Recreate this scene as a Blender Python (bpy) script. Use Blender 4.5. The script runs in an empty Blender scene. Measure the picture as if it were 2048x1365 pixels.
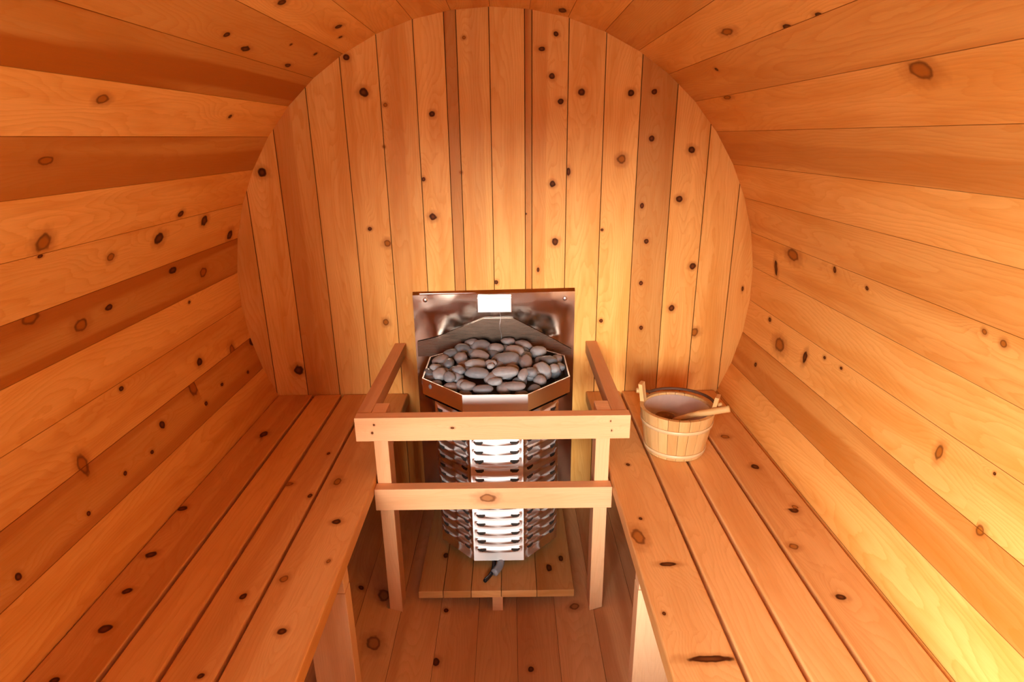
import bpy, bmesh, math, random
from math import sin, cos, pi, radians, sqrt, hypot, atan2, degrees
from mathutils import Vector, Matrix, noise

scene = bpy.context.scene
COL = scene.collection
random.seed(7)

R = 0.875            # inner radius of the barrel
ZC = 0.875           # height of the barrel axis over its lowest stave
NST = 47             # staves
DT = 2 * pi / NST
Y0, Y1 = -0.22, 1.979   # front wall, back wall
BT = 0.511           # bench top height

# knots as (along the grain, across the grain, radius along, radius across) in metres: dark ones, soft ringed ones
KNOTS = {
 'wall_back': (
  [[1.5201,-0.3936,0.0128,0.0139],[1.6183,-0.4374,0.0082,0.0091],[1.2871,-0.7397,0.0139,0.0145],[1.4561,-0.1866,0.0087,0.0093],[1.1404,-0.2005,0.0113,0.0115],[1.1037,-0.4104,0.0065,0.0066],[1.2596,-0.2246,0.0062,0.0064],[0.6054,-0.7097,0.0173,0.0162],[1.5605,0.1854,0.0084,0.0092],[1.4879,0.2124,0.0086,0.0093],[1.6354,0.1529,0.0068,0.0105],[1.6755,0.1961,0.0067,0.0075],[1.2409,0.1905,0.0094,0.0097],[1.0536,0.2009,0.0117,0.0117],[1.5144,0.2767,0.01,0.0108],[1.5099,0.4293,0.01,0.0108],[1.512,0.5001,0.0085,0.0093],[1.3765,0.5012,0.009,0.0095],[1.2792,0.2413,0.0124,0.0064],[1.3405,0.6305,0.0106,0.0112],[1.1889,0.6046,0.0111,0.0114],[1.1679,0.4837,0.0096,0.0066],[1.0517,0.5057,0.0083,0.0084],[0.9087,0.4959,0.007,0.0068],[0.7494,0.5054,0.0073,0.007],[0.9654,0.6666,0.0103,0.0102],[0.8189,0.6067,0.0108,0.0104],[1.0915,0.3559,0.0049,0.005],[0.7767,0.3645,0.0073,0.007],[0.8852,0.8448,0.0088,0.0036],[0.9596,0.1446,0.0086,0.0051],[1.1465,0.1046,0.0032,0.0033],[0.9182,0.0018,0.007,0.0068]],
  [[1.0552,-0.3565,0.0116,0.0117],[0.7806,-0.3833,0.0109,0.0105],[1.3141,0.4096,0.0137,0.0144],[0.7305,0.6924,0.0148,0.0141],[1.2799,-0.1033,0.0046,0.0048],[1.6689,-0.0792,0.0054,0.006],[1.4836,-0.3289,0.0058,0.0062],[1.3603,-0.3435,0.0045,0.0047]]),
 'wall_left': (
  [[1.0952,-1.0565,0.0064,0.0033],[1.497,-1.0896,0.0213,0.0141],[1.5855,-1.0367,0.0144,0.009],[1.7271,-1.0744,0.0193,0.0144],[1.9145,-1.1478,0.019,0.0156],[1.5769,-1.1916,0.0202,0.0095],[1.3038,-1.2184,0.0139,0.007],[1.6339,-0.7544,0.0096,0.006],[1.6411,-1.4804,0.0158,0.0117],[1.3,-1.4181,0.0084,0.0064],[1.6553,-1.3028,0.0076,0.0048],[1.9863,-1.5359,0.0265,0.0169],[1.3889,-1.5596,0.0105,0.0096],[1.071,-1.6077,0.006,0.0056],[0.8807,-1.6082,0.0069,0.0077],[1.3137,-1.5985,0.0068,0.0053],[1.2072,-1.5942,0.0058,0.0049],[1.8757,-1.6111,0.0086,0.0054],[1.7075,-1.5842,0.0079,0.005],[1.5939,-1.5965,0.0095,0.0062]],
  [[1.0969,-1.029,0.0196,0.0188],[1.3071,-1.1004,0.0126,0.0088],[1.7429,-1.234,0.0212,0.0144],[1.2095,-1.2306,0.0211,0.0146],[1.0755,-1.1749,0.0243,0.0124],[1.1155,-0.7387,0.0167,0.0091],[1.0502,-0.8636,0.019,0.0088],[1.5692,-1.5316,0.0204,0.0245],[1.116,-1.5145,0.0146,0.0221],[1.8386,-1.5143,0.017,0.0173]]),
 'ceiling': (
  [[1.2289,-0.6295,0.0122,0.0076],[1.3628,-0.6697,0.0171,0.0075],[1.3357,-0.6151,0.0076,0.0047],[1.5652,-0.6121,0.009,0.0056],[1.7271,-0.6194,0.0074,0.0047],[1.3233,-0.5446,0.0111,0.0069],[1.4441,-0.5625,0.0197,0.0079],[1.6147,-0.508,0.0068,0.0042],[1.802,-0.5052,0.0101,0.0063],[1.7217,-0.5688,0.0205,0.0065],[1.3653,-0.4221,0.0147,0.0092],[1.7138,-0.3986,0.0163,0.0102],[1.8071,-0.4222,0.0099,0.0062],[1.0504,0.5847,0.0102,0.0067],[1.1626,0.5848,0.0148,0.0084],[1.9004,0.2099,0.0294,0.0121]],
  [[1.0793,-0.5995,0.0182,0.0098],[1.2468,0.6046,0.0155,0.0058],[1.3715,0.5406,0.0296,0.0094],[1.9918,-0.429,0.011,0.0069]]),
 'wall_right': (
  [[1.8042,1.4223,0.0104,0.0066],[1.4575,1.4212,0.0069,0.0044],[1.3766,1.4189,0.0062,0.0042],[1.3042,1.1949,0.006,0.005],[1.4444,1.1822,0.0074,0.0081],[1.7919,1.2501,0.0108,0.0222],[1.6108,0.6199,0.009,0.0056],[0.8824,1.4171,0.003,0.003],[1.8113,1.5798,0.0085,0.0071],[1.5502,1.4545,0.0116,0.0178]],
  [[0.9267,0.7209,0.0252,0.0165],[1.672,1.1879,0.0356,0.0166],[0.9133,1.1913,0.0071,0.0074],[0.9546,1.184,0.0055,0.0049],[0.8674,1.5219,0.0086,0.0099],[1.007,1.4462,0.0096,0.0161],[1.7055,1.472,0.0313,0.0215],[1.7017,0.7083,0.0287,0.0064]]),
 'bench_left': (
  [[1.675,-0.7299,0.0197,0.0123],[1.5669,-0.7974,0.018,0.0121],[1.4823,-0.8076,0.0164,0.0116],[1.2805,-0.7806,0.0107,0.0127],[1.1062,-0.7593,0.0102,0.0127],[0.9931,-0.7442,0.0086,0.0098],[0.893,-0.7252,0.011,0.0127],[0.7794,-0.7397,0.008,0.009],[0.9734,-0.4978,0.0084,0.0071],[0.7857,-0.4917,0.0061,0.006],[1.3311,-0.4753,0.0091,0.006],[1.5477,-0.4894,0.0082,0.0051],[1.2189,-0.3759,0.0099,0.0113],[0.8816,-0.3858,0.0084,0.009],[1.3527,-0.8312,0.0094,0.0073]],
  [[1.3868,-0.5505,0.0098,0.0126],[1.3961,-0.4217,0.017,0.0106],[1.0226,-0.4324,0.0105,0.0083],[1.0772,-0.3546,0.0065,0.0048]]),
 'bench_right': (
  [[1.2424,0.7401,0.0123,0.0112],[1.4464,0.7243,0.0131,0.0109],[0.9514,0.7016,0.0081,0.0099],[1.2159,0.3577,0.0059,0.005],[0.914,0.3398,0.0051,0.004],[1.0539,0.3841,0.0063,0.0194],[0.8074,0.3945,0.0074,0.0387],[1.4653,0.3749,0.008,0.0058]],
  [[1.1062,0.6771,0.0102,0.011],[1.6219,0.7013,0.0127,0.0129],[1.1462,0.3385,0.0288,0.015],[1.2548,0.7482,0.0104,0.0077]]),
 'floor': (
  [[1.4575,-2.3212,0.0087,0.0088],[1.4565,-2.5895,0.0081,0.0076],[1.2663,-2.5808,0.0147,0.0097],[1.2478,2.6542,0.0097,0.0082],[1.6275,2.7112,0.012,0.0084]],
  [[1.282,-2.4014,0.0248,0.0207],[1.4586,-2.395,0.0241,0.0183],[1.4453,2.5108,0.0127,0.0152]]),
 'platform': (
  [[1.6283,-0.1726,0.0124,0.0084],[1.562,0.1632,0.0163,0.0096],[1.6065,0.2053,0.0146,0.0082],[1.5671,-0.2466,0.0093,0.0066]],
  []),
 'rail': (
  [[-0.1036,0.6744,0.0052,0.003],[-0.3059,0.6858,0.003,0.003],[-0.3118,0.6628,0.003,0.003],[0.3064,0.689,0.003,0.003],[0.3076,0.6616,0.003,0.003]],
  [[-0.0181,0.4625,0.023,0.0126]]),
}


# ------------------------------------------------------------------ nodes
class NT:
    def __init__(self, name):
        self.m = bpy.data.materials.new(name)
        self.m.use_nodes = True
        self.t = self.m.node_tree
        self.t.nodes.clear()
        self.out = self.n('ShaderNodeOutputMaterial')
        self.b = self.n('ShaderNodeBsdfPrincipled')
        self.t.links.new(self.b.outputs[0], self.out.inputs[0])

    def n(self, typ, **kw):
        nd = self.t.nodes.new(typ)
        for k, v in kw.items():
            setattr(nd, k, v)
        return nd

    def put(self, sock, v):
        if isinstance(v, bpy.types.NodeSocket):
            self.t.links.new(v, sock)
        elif v is not None:
            if isinstance(v, (tuple, list)) and len(v) == 3 and sock.type == 'RGBA':
                v = (*v, 1.0)
            sock.default_value = v

    def math(self, op, a, b=None, c=None, clamp=False):
        nd = self.n('ShaderNodeMath', operation=op, use_clamp=clamp)
        for i, v in enumerate((a, b, c)):
            self.put(nd.inputs[i], v)
        return nd.outputs[0]

    def vmath(self, op, a, b=None, c=None):
        nd = self.n('ShaderNodeVectorMath', operation=op)
        for i, v in enumerate((a, b, c)):
            if v is not None:
                self.put(nd.inputs[i], v)
        return nd.outputs['Value'] if op in ('LENGTH', 'DISTANCE', 'DOT_PRODUCT') else nd.outputs[0]

    def mix(self, f, a, b, mode='MIX'):
        nd = self.n('ShaderNodeMix', data_type='RGBA', blend_type=mode)
        self.put(nd.inputs[0], f)
        self.put(nd.inputs[6], a)
        self.put(nd.inputs[7], b)
        return nd.outputs[2]

    def maprange(self, v, a, b, c=0.0, d=1.0, smooth=False):
        nd = self.n('ShaderNodeMapRange', interpolation_type='SMOOTHSTEP' if smooth else 'LINEAR')
        for i, x in enumerate((v, a, b, c, d)):
            self.put(nd.inputs[i], x)
        return nd.outputs[0]

    def noise(self, vec, scale=1.0, detail=2.0, rough=0.5, dist=0.0):
        nd = self.n('ShaderNodeTexNoise', noise_dimensions='3D')
        self.put(nd.inputs['Vector'], vec)
        self.put(nd.inputs['Scale'], scale)
        self.put(nd.inputs['Detail'], detail)
        self.put(nd.inputs['Roughness'], rough)
        self.put(nd.inputs['Distortion'], dist)
        return nd.outputs[0]

    def comb(self, x, y, z=0.0):
        nd = self.n('ShaderNodeCombineXYZ')
        self.put(nd.inputs[0], x); self.put(nd.inputs[1], y); self.put(nd.inputs[2], z)
        return nd.outputs[0]

    def bump(self, h, strength, dist):
        nd = self.n('ShaderNodeBump')
        self.put(nd.inputs['Strength'], strength)
        self.put(nd.inputs['Distance'], dist)
        self.put(nd.inputs['Height'], h)
        self.put(self.b.inputs['Normal'], nd.outputs[0])


def wood(name, key=None, light=(0.80, 0.47, 0.19), dark=(0.60, 0.28, 0.085), red=(0.42, 0.16, 0.045),
         rough=0.5, grain=1.0, spec=0.3, randomknots=0.0):
    w = NT(name)
    uv = w.n('ShaderNodeUVMap', uv_map='UVMap').outputs[0]
    at = w.n('ShaderNodeAttribute', attribute_name='tone')
    sc = w.n('ShaderNodeSeparateColor')
    w.put(sc.inputs[0], at.outputs[0])
    bright, redf, seed = sc.outputs
    sp = w.n('ShaderNodeSeparateXYZ'); w.put(sp.inputs[0], uv)
    u, v = sp.outputs[0], sp.outputs[1]
    sd = w.math('MULTIPLY', seed, 37.0)
    ka = w.n('ShaderNodeAttribute', attribute_name='knot')
    ks = w.n('ShaderNodeSeparateColor'); w.put(ks.inputs[0], ka.outputs[0])
    ku, kv, iu = ks.outputs
    iv = ka.outputs['Alpha']
    kind = at.outputs['Alpha']
    wob = w.noise(w.comb(w.math('MULTIPLY', u, 60.0), w.math('MULTIPLY', v, 60.0), sd), 1.0, 1.0)
    wobf = w.math('MULTIPLY_ADD', wob, 0.7, 0.65)
    du = w.math('MULTIPLY', w.math('SUBTRACT', u, ku), iu)
    dv = w.math('MULTIPLY', w.math('SUBTRACT', v, kv), iv)
    dd = w.math('ADD', w.math('MULTIPLY', du, du), w.math('MULTIPLY', dv, dv))
    d = w.math('MULTIPLY', w.math('SQRT', dd), wobf)
    # grain flows around the knots
    du2 = w.math('MULTIPLY', du, 0.33)
    near = w.math('ADD', w.math('MULTIPLY', du2, du2), w.math('MULTIPLY', dv, dv))
    infl = w.math('POWER', 2.718, w.math('MULTIPLY', near, -0.10))
    n1 = w.noise(w.comb(w.math('MULTIPLY', u, 1.1), w.math('MULTIPLY', v, 7.0), sd), 1.0, 2.0, 0.45)
    ring = w.math('MULTIPLY_ADD', v, 70.0, w.math('MULTIPLY', n1, 26.0))
    ring = w.math('MULTIPLY_ADD', infl, 4.0, ring)
    nj = w.noise(w.comb(w.math('MULTIPLY', u, 9.0), w.math('MULTIPLY', v, 30.0), sd), 1.0, 3.0, 0.6)
    ring = w.math('MULTIPLY_ADD', nj, 1.6, ring)
    fr = w.math('FRACT', ring)
    g = w.math('MULTIPLY', w.maprange(fr, 0.05, 0.9), w.maprange(fr, 0.9, 1.0, 1.0, 0.0))
    g = w.math('POWER', g, 2.2)
    fib = w.noise(w.comb(w.math('MULTIPLY', u, 16.0), w.math('MULTIPLY', v, 500.0), sd), 1.0, 2.0, 0.6)
    blot = w.noise(w.comb(w.math('MULTIPLY', u, 2.2), w.math('MULTIPLY', v, 14.0), sd), 1.0, 3.0, 0.55)
    heart = w.noise(w.comb(w.math('MULTIPLY', u, 0.45), w.math('MULTIPLY', v, 15.0), w.math('ADD', sd, 9.3)), 1.0, 1.0, 0.4)
    c = w.mix(w.math('MULTIPLY', g, 0.42 * grain), light, dark)
    c = w.mix(w.maprange(blot, 0.40, 0.68, 0.0, 0.6, True), c, dark)
    hf = w.math('MULTIPLY', w.maprange(heart, 0.52, 0.60, 0.0, 0.5, True), w.math('MULTIPLY_ADD', redf, 0.8, 0.28))
    c = w.mix(w.math('MULTIPLY_ADD', redf, 0.62, hf, clamp=True), c, red)
    c = w.mix(1.0, c, w.comb(*[w.math('MULTIPLY_ADD', fib, 0.22, 0.89)] * 3), 'MULTIPLY')
    c = w.mix(1.0, c, w.comb(bright, bright, bright), 'MULTIPLY')
    halo = w.maprange(d, 0.9, 2.4, 0.5, 0.0, True)
    c = w.mix(halo, c, tuple(q * 0.75 for q in red))
    core = w.maprange(d, 0.8, 1.12, 1.0, 0.0, True)
    kc = w.mix(w.maprange(d, 0.1, 0.75, 0.0, 1.0, True), (0.15, 0.040, 0.008), (0.055, 0.010, 0.002))
    # soft knots: a brown eye with a darker ring
    rr = w.math('MULTIPLY', w.maprange(d, 0.45, 0.8, 0.0, 1.0, True), w.maprange(d, 0.9, 1.15, 1.0, 0.0, True))
    sc_ = w.mix(w.math('MULTIPLY', rr, 0.8), tuple(q * 0.8 for q in red), (0.08, 0.018, 0.004))
    kc = w.mix(kind, sc_, kc)
    c = w.mix(w.math('MULTIPLY', core, w.math('MULTIPLY_ADD', kind, 0.15, 0.82)), c, kc)
    w.put(w.b.inputs['Base Color'], c)
    w.put(w.b.inputs['Roughness'], w.math('MULTIPLY_ADD', fib, 0.15, rough - 0.07))
    w.put(w.b.inputs['Specular IOR Level'], w.math('MULTIPLY', w.math('MULTIPLY_ADD', core, -0.75, 1.0), spec * 0.75))
    h = w.math('ADD', w.math('MULTIPLY', g, -0.35), w.math('MULTIPLY', fib, 0.5))
    w.bump(h, 0.25, 0.0008)
    if key:
        w.m['knots'] = key
    return w.m


def steel(name, col=(0.78, 0.77, 0.75), rough=0.3, streak=0.1, wave=0.0, aniso=0.0, horiz=True):
    w = NT(name)
    tc = w.n('ShaderNodeTexCoord').outputs['Object']
    sp = w.n('ShaderNodeSeparateXYZ'); w.put(sp.inputs[0], tc)
    x, y, z = sp.outputs
    s = w.math('ADD', x, y)
    if horiz:
        v = w.comb(w.math('MULTIPLY', s, 14.0), w.math('MULTIPLY', z, 900.0), 0.0)
    else:
        v = w.comb(w.math('MULTIPLY', s, 900.0), w.math('MULTIPLY', z, 14.0), 0.0)
    st = w.noise(v, 1.0, 3.0, 0.7)
    big = w.noise(tc, 5.0, 2.0)
    w.put(w.b.inputs['Base Color'], w.mix(w.math('MULTIPLY', st, streak * 2), col, tuple(c * 0.8 for c in col)))
    w.b.inputs['Metallic'].default_value = 1.0
    w.put(w.b.inputs['Roughness'], w.math('MULTIPLY_ADD', st, streak, rough - streak * 0.5))
    h = w.math('MULTIPLY', st, 0.00004)
    if wave:
        h = w.math('MULTIPLY_ADD', big, wave, h)
    w.bump(h, 1.0, 1.0)
    if aniso:
        w.b.inputs['Anisotropic'].default_value = aniso
        w.b.inputs['Anisotropic Rotation'].default_value = 0.25
        tg = w.n('ShaderNodeTangent', direction_type='RADIAL', axis='Z')
        w.put(w.b.inputs['Tangent'], tg.outputs[0])
    return w.m


def plain(name, col, rough=0.6, metal=0.0, spec=0.5, nscale=0.0, namp=0.15, bump=0.0):
    w = NT(name)
    if nscale:
        tc = w.n('ShaderNodeTexCoord').outputs['Object']
        nn = w.noise(tc, nscale, 4.0, 0.6)
        c = w.mix(1.0, col, w.comb(*[w.math('MULTIPLY_ADD', nn, namp * 2, 1 - namp)] * 3), 'MULTIPLY')
        w.put(w.b.inputs['Base Color'], c)
        if bump:
            w.bump(nn, 1.0, bump)
    else:
        w.put(w.b.inputs['Base Color'], col)
    w.b.inputs['Roughness'].default_value = rough
    w.b.inputs['Metallic'].default_value = metal
    w.b.inputs['Specular IOR Level'].default_value = spec
    return w.m


# ------------------------------------------------------------------ mesh builder
class MB:
    """verts and faces with UVs in metres and a per-face tone (lightness, redness, seed)"""
    def __init__(self):
        self.v, self.f, self.uv, self.tn, self.mi, self.sm, self.bd = [], [], [], [], [], [], []

    def face(self, pts, uv=None, tone=(1, 0, 0.5), mi=0, smooth=False, board=None):
        i = len(self.v)
        self.v += [Vector(p) for p in pts]
        self.f.append(list(range(i, i + len(pts))))
        self.uv.append(uv or [(0, 0)] * len(pts))
        self.tn.append(tone); self.mi.append(mi); self.sm.append(smooth); self.bd.append(board)

    def bm(self, bm, grain='X', tone=(1, 0, 0.5), mi=0, smooth=False, toneuv=0.0):
        """take in a bmesh in world coordinates; UVs by dominant normal, u along the grain"""
        gi = 'XYZ'.index(grain)
        base = len(self.v)
        bm.verts.ensure_lookup_table(); bm.verts.index_update()
        bm.normal_update()
        self.v += [v.co.copy() for v in bm.verts]
        for f in bm.faces:
            n = f.normal
            order = sorted(range(3), key=lambda a: -abs(n[a]))
            k = order[0]
            if k == gi:
                a, b, off = [i for i in range(3) if i != k] + [11.0]
            else:
                a = gi; b = [i for i in range(3) if i not in (k, gi)][0]
                off = {('X', 1): 0.0, ('Y', 2): 0.0, ('Z', 1): 0.0}.get((grain, k), 5.0)
            self.f.append([base + v.index for v in f.verts])
            self.uv.append([(v.co[a], v.co[b] + off) for v in f.verts])
            self.tn.append(tone); self.mi.append(mi); self.sm.append(smooth)
            self.bd.append(None if off else 'top')
        vs = [q[1] for uvs, bd in zip(self.uv, self.bd) if bd == 'top' for q in uvs]
        self.bd = [(min(vs), max(vs)) if bd == 'top' else bd for bd in self.bd]
        bm.free()

    def cut_cells(self, key):
        """cut every board across its length so that each piece holds one knot, and note that knot on the piece"""
        hard, soft = KNOTS.get(key, ([], []))
        al = [(*k, 1.0) for k in hard] + [(*k, 0.0) for k in soft]
        V, F, U, T, MI, SM, K = [], [], [], [], [], [], []
        NONE = (1000.0, 0.0, 1.0, 1.0, 1.0)
        for f, uv, tn, mi, sm, bd in zip(self.f, self.uv, self.tn, self.mi, self.sm, self.bd):
            ks = sorted(k for k in al if bd and bd[0] - .3 * k[3] <= k[1] <= bd[1] + .3 * k[3]) if bd else []
            pieces = []
            poly = [(self.v[i], Vector(q)) for i, q in zip(f, uv)]
            if not ks:
                pieces = [(poly, NONE)]
            else:
                bounds = [-1e9] + [(a[0] * b[2] + b[0] * a[2]) / (a[2] + b[2]) for a, b in zip(ks, ks[1:])] + [1e9]
                for k, lo, hi in zip(ks, bounds, bounds[1:]):
                    pp = poly
                    for lim, sg in ((lo, 1), (hi, -1)):
                        out = []
                        for i in range(len(pp)):
                            a, b = pp[i], pp[(i + 1) % len(pp)]
                            da, db = sg * (a[1].x - lim), sg * (b[1].x - lim)
                            if da >= 0: out.append(a)
                            if da * db < 0:
                                t = da / (da - db)
                                out.append((a[0].lerp(b[0], t), a[1].lerp(b[1], t)))
                        pp = out
                        if not pp: break
                    if len(pp) >= 3:
                        pieces.append((pp, k))
            for pp, k in pieces:
                i = len(V)
                V += [p[0] for p in pp]; F.append(list(range(i, i + len(pp)))); U.append([tuple(p[1]) for p in pp])
                T.append(tn); MI.append(mi); SM.append(sm); K.append(k)
        self.v, self.f, self.uv, self.tn, self.mi, self.sm, self.kn = V, F, U, T, MI, SM, K

    def build(self, name, mat, parent=None, merge=False):
        m0 = mat[0] if isinstance(mat, (list, tuple)) else mat
        self.kn = [(1000.0, 0.0, 1.0, 1.0, 1.0)] * len(self.f)
        if m0.get('knots'):
            self.cut_cells(m0['knots'])
        o0 = Vector((0, 0, 0))
        if parent is not None:
            q = parent
            while q is not None:
                o0 += q.location; q = q.parent
        me = bpy.data.meshes.new(name)
        me.from_pydata([tuple(v - o0) for v in self.v], [], self.f)
        me.uv_layers.new(name='UVMap')
        me.color_attributes.new('tone', 'FLOAT_COLOR', 'CORNER')
        uvs = [c for fi in range(len(self.f)) for q in self.uv[fi] for c in q]
        me.uv_layers['UVMap'].data.foreach_set('uv', uvs)
        cols = [c for fi, f in enumerate(self.f) for _ in f for c in (*self.tn[fi], self.kn[fi][4])]
        me.color_attributes['tone'].data.foreach_set('color', cols)
        me.color_attributes.new('knot', 'FLOAT_COLOR', 'CORNER')
        cols = [c for fi, f in enumerate(self.f) for _ in f for c in (self.kn[fi][0], self.kn[fi][1], 1 / self.kn[fi][2], 1 / self.kn[fi][3])]
        me.color_attributes['knot'].data.foreach_set('color', cols)
        me.polygons.foreach_set('material_index', self.mi)
        me.polygons.foreach_set('use_smooth', self.sm)
        for m in (mat if isinstance(mat, (list, tuple)) else [mat]):
            me.materials.append(m)
        if merge:
            b = bmesh.new(); b.from_mesh(me)
            bmesh.ops.remove_doubles(b, verts=b.verts, dist=1e-5)
            bmesh.ops.recalc_face_normals(b, faces=b.faces)
            b.to_mesh(me); b.free()
        me.update()
        ob = bpy.data.objects.new(name, me)
        COL.objects.link(ob)
        ob.parent = parent
        return ob


def box(x0, x1, y0, y1, z0, z1, bev=0.002, seg=2):
    b = bmesh.new()
    bmesh.ops.create_cube(b, size=1)
    for v in b.verts:
        v.co = Vector(((x0 + x1) / 2 + v.co.x * (x1 - x0), (y0 + y1) / 2 + v.co.y * (y1 - y0), (z0 + z1) / 2 + v.co.z * (z1 - z0)))
    if bev:
        bmesh.ops.bevel(b, geom=list(b.edges), offset=bev, segments=seg, profile=0.5, affect='EDGES')
    return b


def tube(pts, rad, seg=10, caps=True):
    """swept tube along points, rad a number or a list"""
    b = bmesh.new()
    pts = [Vector(p) for p in pts]
    rr = rad if isinstance(rad, (list, tuple)) else [rad] * len(pts)
    rings = []
    up = Vector((0, 0, 1))
    prev = None
    for i, p in enumerate(pts):
        t = (pts[min(i + 1, len(pts) - 1)] - pts[max(i - 1, 0)]).normalized()
        if prev is None:
            a = t.orthogonal().normalized()
        else:
            a = (prev - t * prev.dot(t)).normalized()
        prev = a
        c = t.cross(a)
        rings.append([b.verts.new(p + (a * cos(2 * pi * k / seg) + c * sin(2 * pi * k / seg)) * rr[i]) for k in range(seg)])
    for r0, r1 in zip(rings, rings[1:]):
        for k in range(seg):
            b.faces.new((r0[k], r0[(k + 1) % seg], r1[(k + 1) % seg], r1[k]))
    if caps:
        b.faces.new(list(reversed(rings[0]))); b.faces.new(rings[-1])
    return b


def spline(pts, n=8):
    """Catmull-Rom through the points"""
    P = [Vector(p) for p in pts]
    P = [P[0] * 2 - P[1]] + P + [P[-1] * 2 - P[-2]]
    out = []
    for i in range(1, len(P) - 2):
        for k in range(n):
            t = k / n
            a, b, c, d = P[i - 1:i + 3]
            out.append(0.5 * ((2 * b) + (c - a) * t + (2 * a - 5 * b + 4 * c - d) * t * t + (3 * b - a - 3 * c + d) * t ** 3))
    out.append(P[-2])
    return out


def lathe(prof, seg=48, centre=(0, 0, 0)):
    b = bmesh.new()
    rings = []
    for (r, z) in prof:
        if r < 1e-6:
            rings.append([b.verts.new((centre[0], centre[1], centre[2] + z))])
        else:
            rings.append([b.verts.new((centre[0] + r * cos(2 * pi * k / seg), centre[1] + r * sin(2 * pi * k / seg), centre[2] + z)) for k in range(seg)])
    for r0, r1 in zip(rings, rings[1:]):
        for k in range(seg):
            k2 = (k + 1) % seg
            if len(r0) == 1:
                b.faces.new((r0[0], r1[k2], r1[k]))
            elif len(r1) == 1:
                b.faces.new((r0[k], r0[k2], r1[0]))
            else:
                b.faces.new((r0[k], r0[k2], r1[k2], r1[k]))
    bmesh.ops.recalc_face_normals(b, faces=b.faces)
    return b


def empty(name, loc, label, cat, group=None):
    o = bpy.data.objects.new(name, None)
    COL.objects.link(o)
    o.location = loc
    o.empty_display_size = 0.05
    tag(o, label, cat, group)
    return o


def tag(o, label=None, cat=None, group=None, kind=None):
    if label: o['label'] = label
    if cat: o['category'] = cat
    if group: o['group'] = group
    if kind: o['kind'] = kind
    return o


def part(name, bm, mat, parent, grain='X', tone=(1, 0, 0.5), smooth=False):
    m = MB(); m.bm(bm, grain, tone, 0, smooth)
    return m.build(name, mat, parent)


# ------------------------------------------------------------------ materials
# one cedar for every stave and board of the barrel, lightened for the floor; benches and rails are other timber
W_L, W_D, W_R = (0.84, 0.455, 0.125), (0.67, 0.265, 0.036), (0.48, 0.135, 0.010)
B_L, B_D, B_R = (0.79, 0.455, 0.17), (0.65, 0.30, 0.08), (0.48, 0.16, 0.02)
M_left = wood('cedar_left_staves', 'wall_left', W_L, W_D, W_R)
M_right = wood('cedar_right_staves', 'wall_right', W_L, W_D, W_R)
M_ceil = wood('cedar_ceiling_staves', 'ceiling', W_L, W_D, W_R)
M_floor = wood('lightened_cedar_floor_staves', 'floor', (0.80, 0.49, 0.24), (0.64, 0.34, 0.14), (0.46, 0.18, 0.06), rough=0.6)  # cedar colour lightened to lift the dim floor
M_back = wood('cedar_back_boards', 'wall_back', W_L, W_D, W_R)
M_front = wood('cedar_front_boards', None, W_L, W_D, W_R)
M_bl = wood('cedar_bench_left', 'bench_left', B_L, B_D, B_R, rough=0.45)
M_br = wood('cedar_bench_right', 'bench_right', B_L, B_D, B_R, rough=0.45)
M_plat = wood('cedar_platform', 'platform', B_L, B_D, B_R)
M_rail = wood('pale_cedar_rails', 'rail', (0.76, 0.44, 0.22), (0.66, 0.33, 0.14), (0.46, 0.18, 0.06), rough=0.5, grain=0.7)
M_leg = wood('pale_bench_support', None, (0.88, 0.60, 0.33), (0.80, 0.48, 0.23), (0.46, 0.18, 0.06), grain=0.6)
M_pine = wood('pale_pine', None, (0.66, 0.42, 0.17), (0.56, 0.30, 0.09), (0.38, 0.15, 0.035), rough=0.4, grain=0.8)
M_plate = steel('polished_steel_shield', (0.56, 0.47, 0.39), 0.09, 0.05, wave=0.006)
M_refl = steel('reflection_brown_steel', (0.22, 0.145, 0.105), 0.28, 0.2)  # brown of the reflected collar, put into the metal's colour
M_steel = steel('brushed_steel', (0.80, 0.79, 0.77), 0.34, 0.12, aniso=0.0)
M_panel = steel('brushed_steel_panel', (0.88, 0.85, 0.81), 0.37, 0.06, aniso=0.85)

M_rim = steel('brushed_steel_rim', (0.72, 0.69, 0.66), 0.34, 0.10, aniso=0.6)
M_dark = plain('painted_recess_shade', (0.03, 0.022, 0.018), 0.7)  # near-black colour for the shade in louvre openings, also on the tray
M_rock = plain('grey_sauna_stone', (0.19, 0.19, 0.20), 0.55, nscale=45, namp=0.3, bump=0.0006, spec=0.4)
M_rock2 = plain('pale_sauna_stone', (0.30, 0.29, 0.29), 0.55, nscale=60, namp=0.25, bump=0.0005, spec=0.4)
M_rock3 = plain('brownish_sauna_stone', (0.24, 0.205, 0.195), 0.6, nscale=50, namp=0.3, bump=0.0006, spec=0.35)
M_rock4 = plain('blue_grey_sauna_stone', (0.13, 0.145, 0.16), 0.5, nscale=55, namp=0.3, bump=0.0006, spec=0.5)
M_rope = plain('dark_brown_cord', (0.09, 0.035, 0.015), 0.7, nscale=300, namp=0.4, bump=0.0004)
M_white = plain('bright_sensor_case', (0.60, 0.58, 0.58), 0.34, metal=0.85)
M_cable = plain('black_cable', (0.012, 0.012, 0.016), 0.4)
M_conduit = plain('grey_conduit', (0.30, 0.33, 0.38), 0.4)
M_liner = plain('pale_wet_liner', (0.50, 0.38, 0.32), 0.18, spec=0.6, nscale=30, namp=0.1)
M_screw = plain('screw_steel', (0.8, 0.78, 0.75), 0.3, metal=1.0)
M_ground = plain('gravel_ground', (0.45, 0.42, 0.38), 0.9, nscale=6, namp=0.3)

# ------------------------------------------------------------------ barrel shell
def ring_pt(th, r):
    return (r * sin(th), ZC + r * cos(th))

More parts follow.
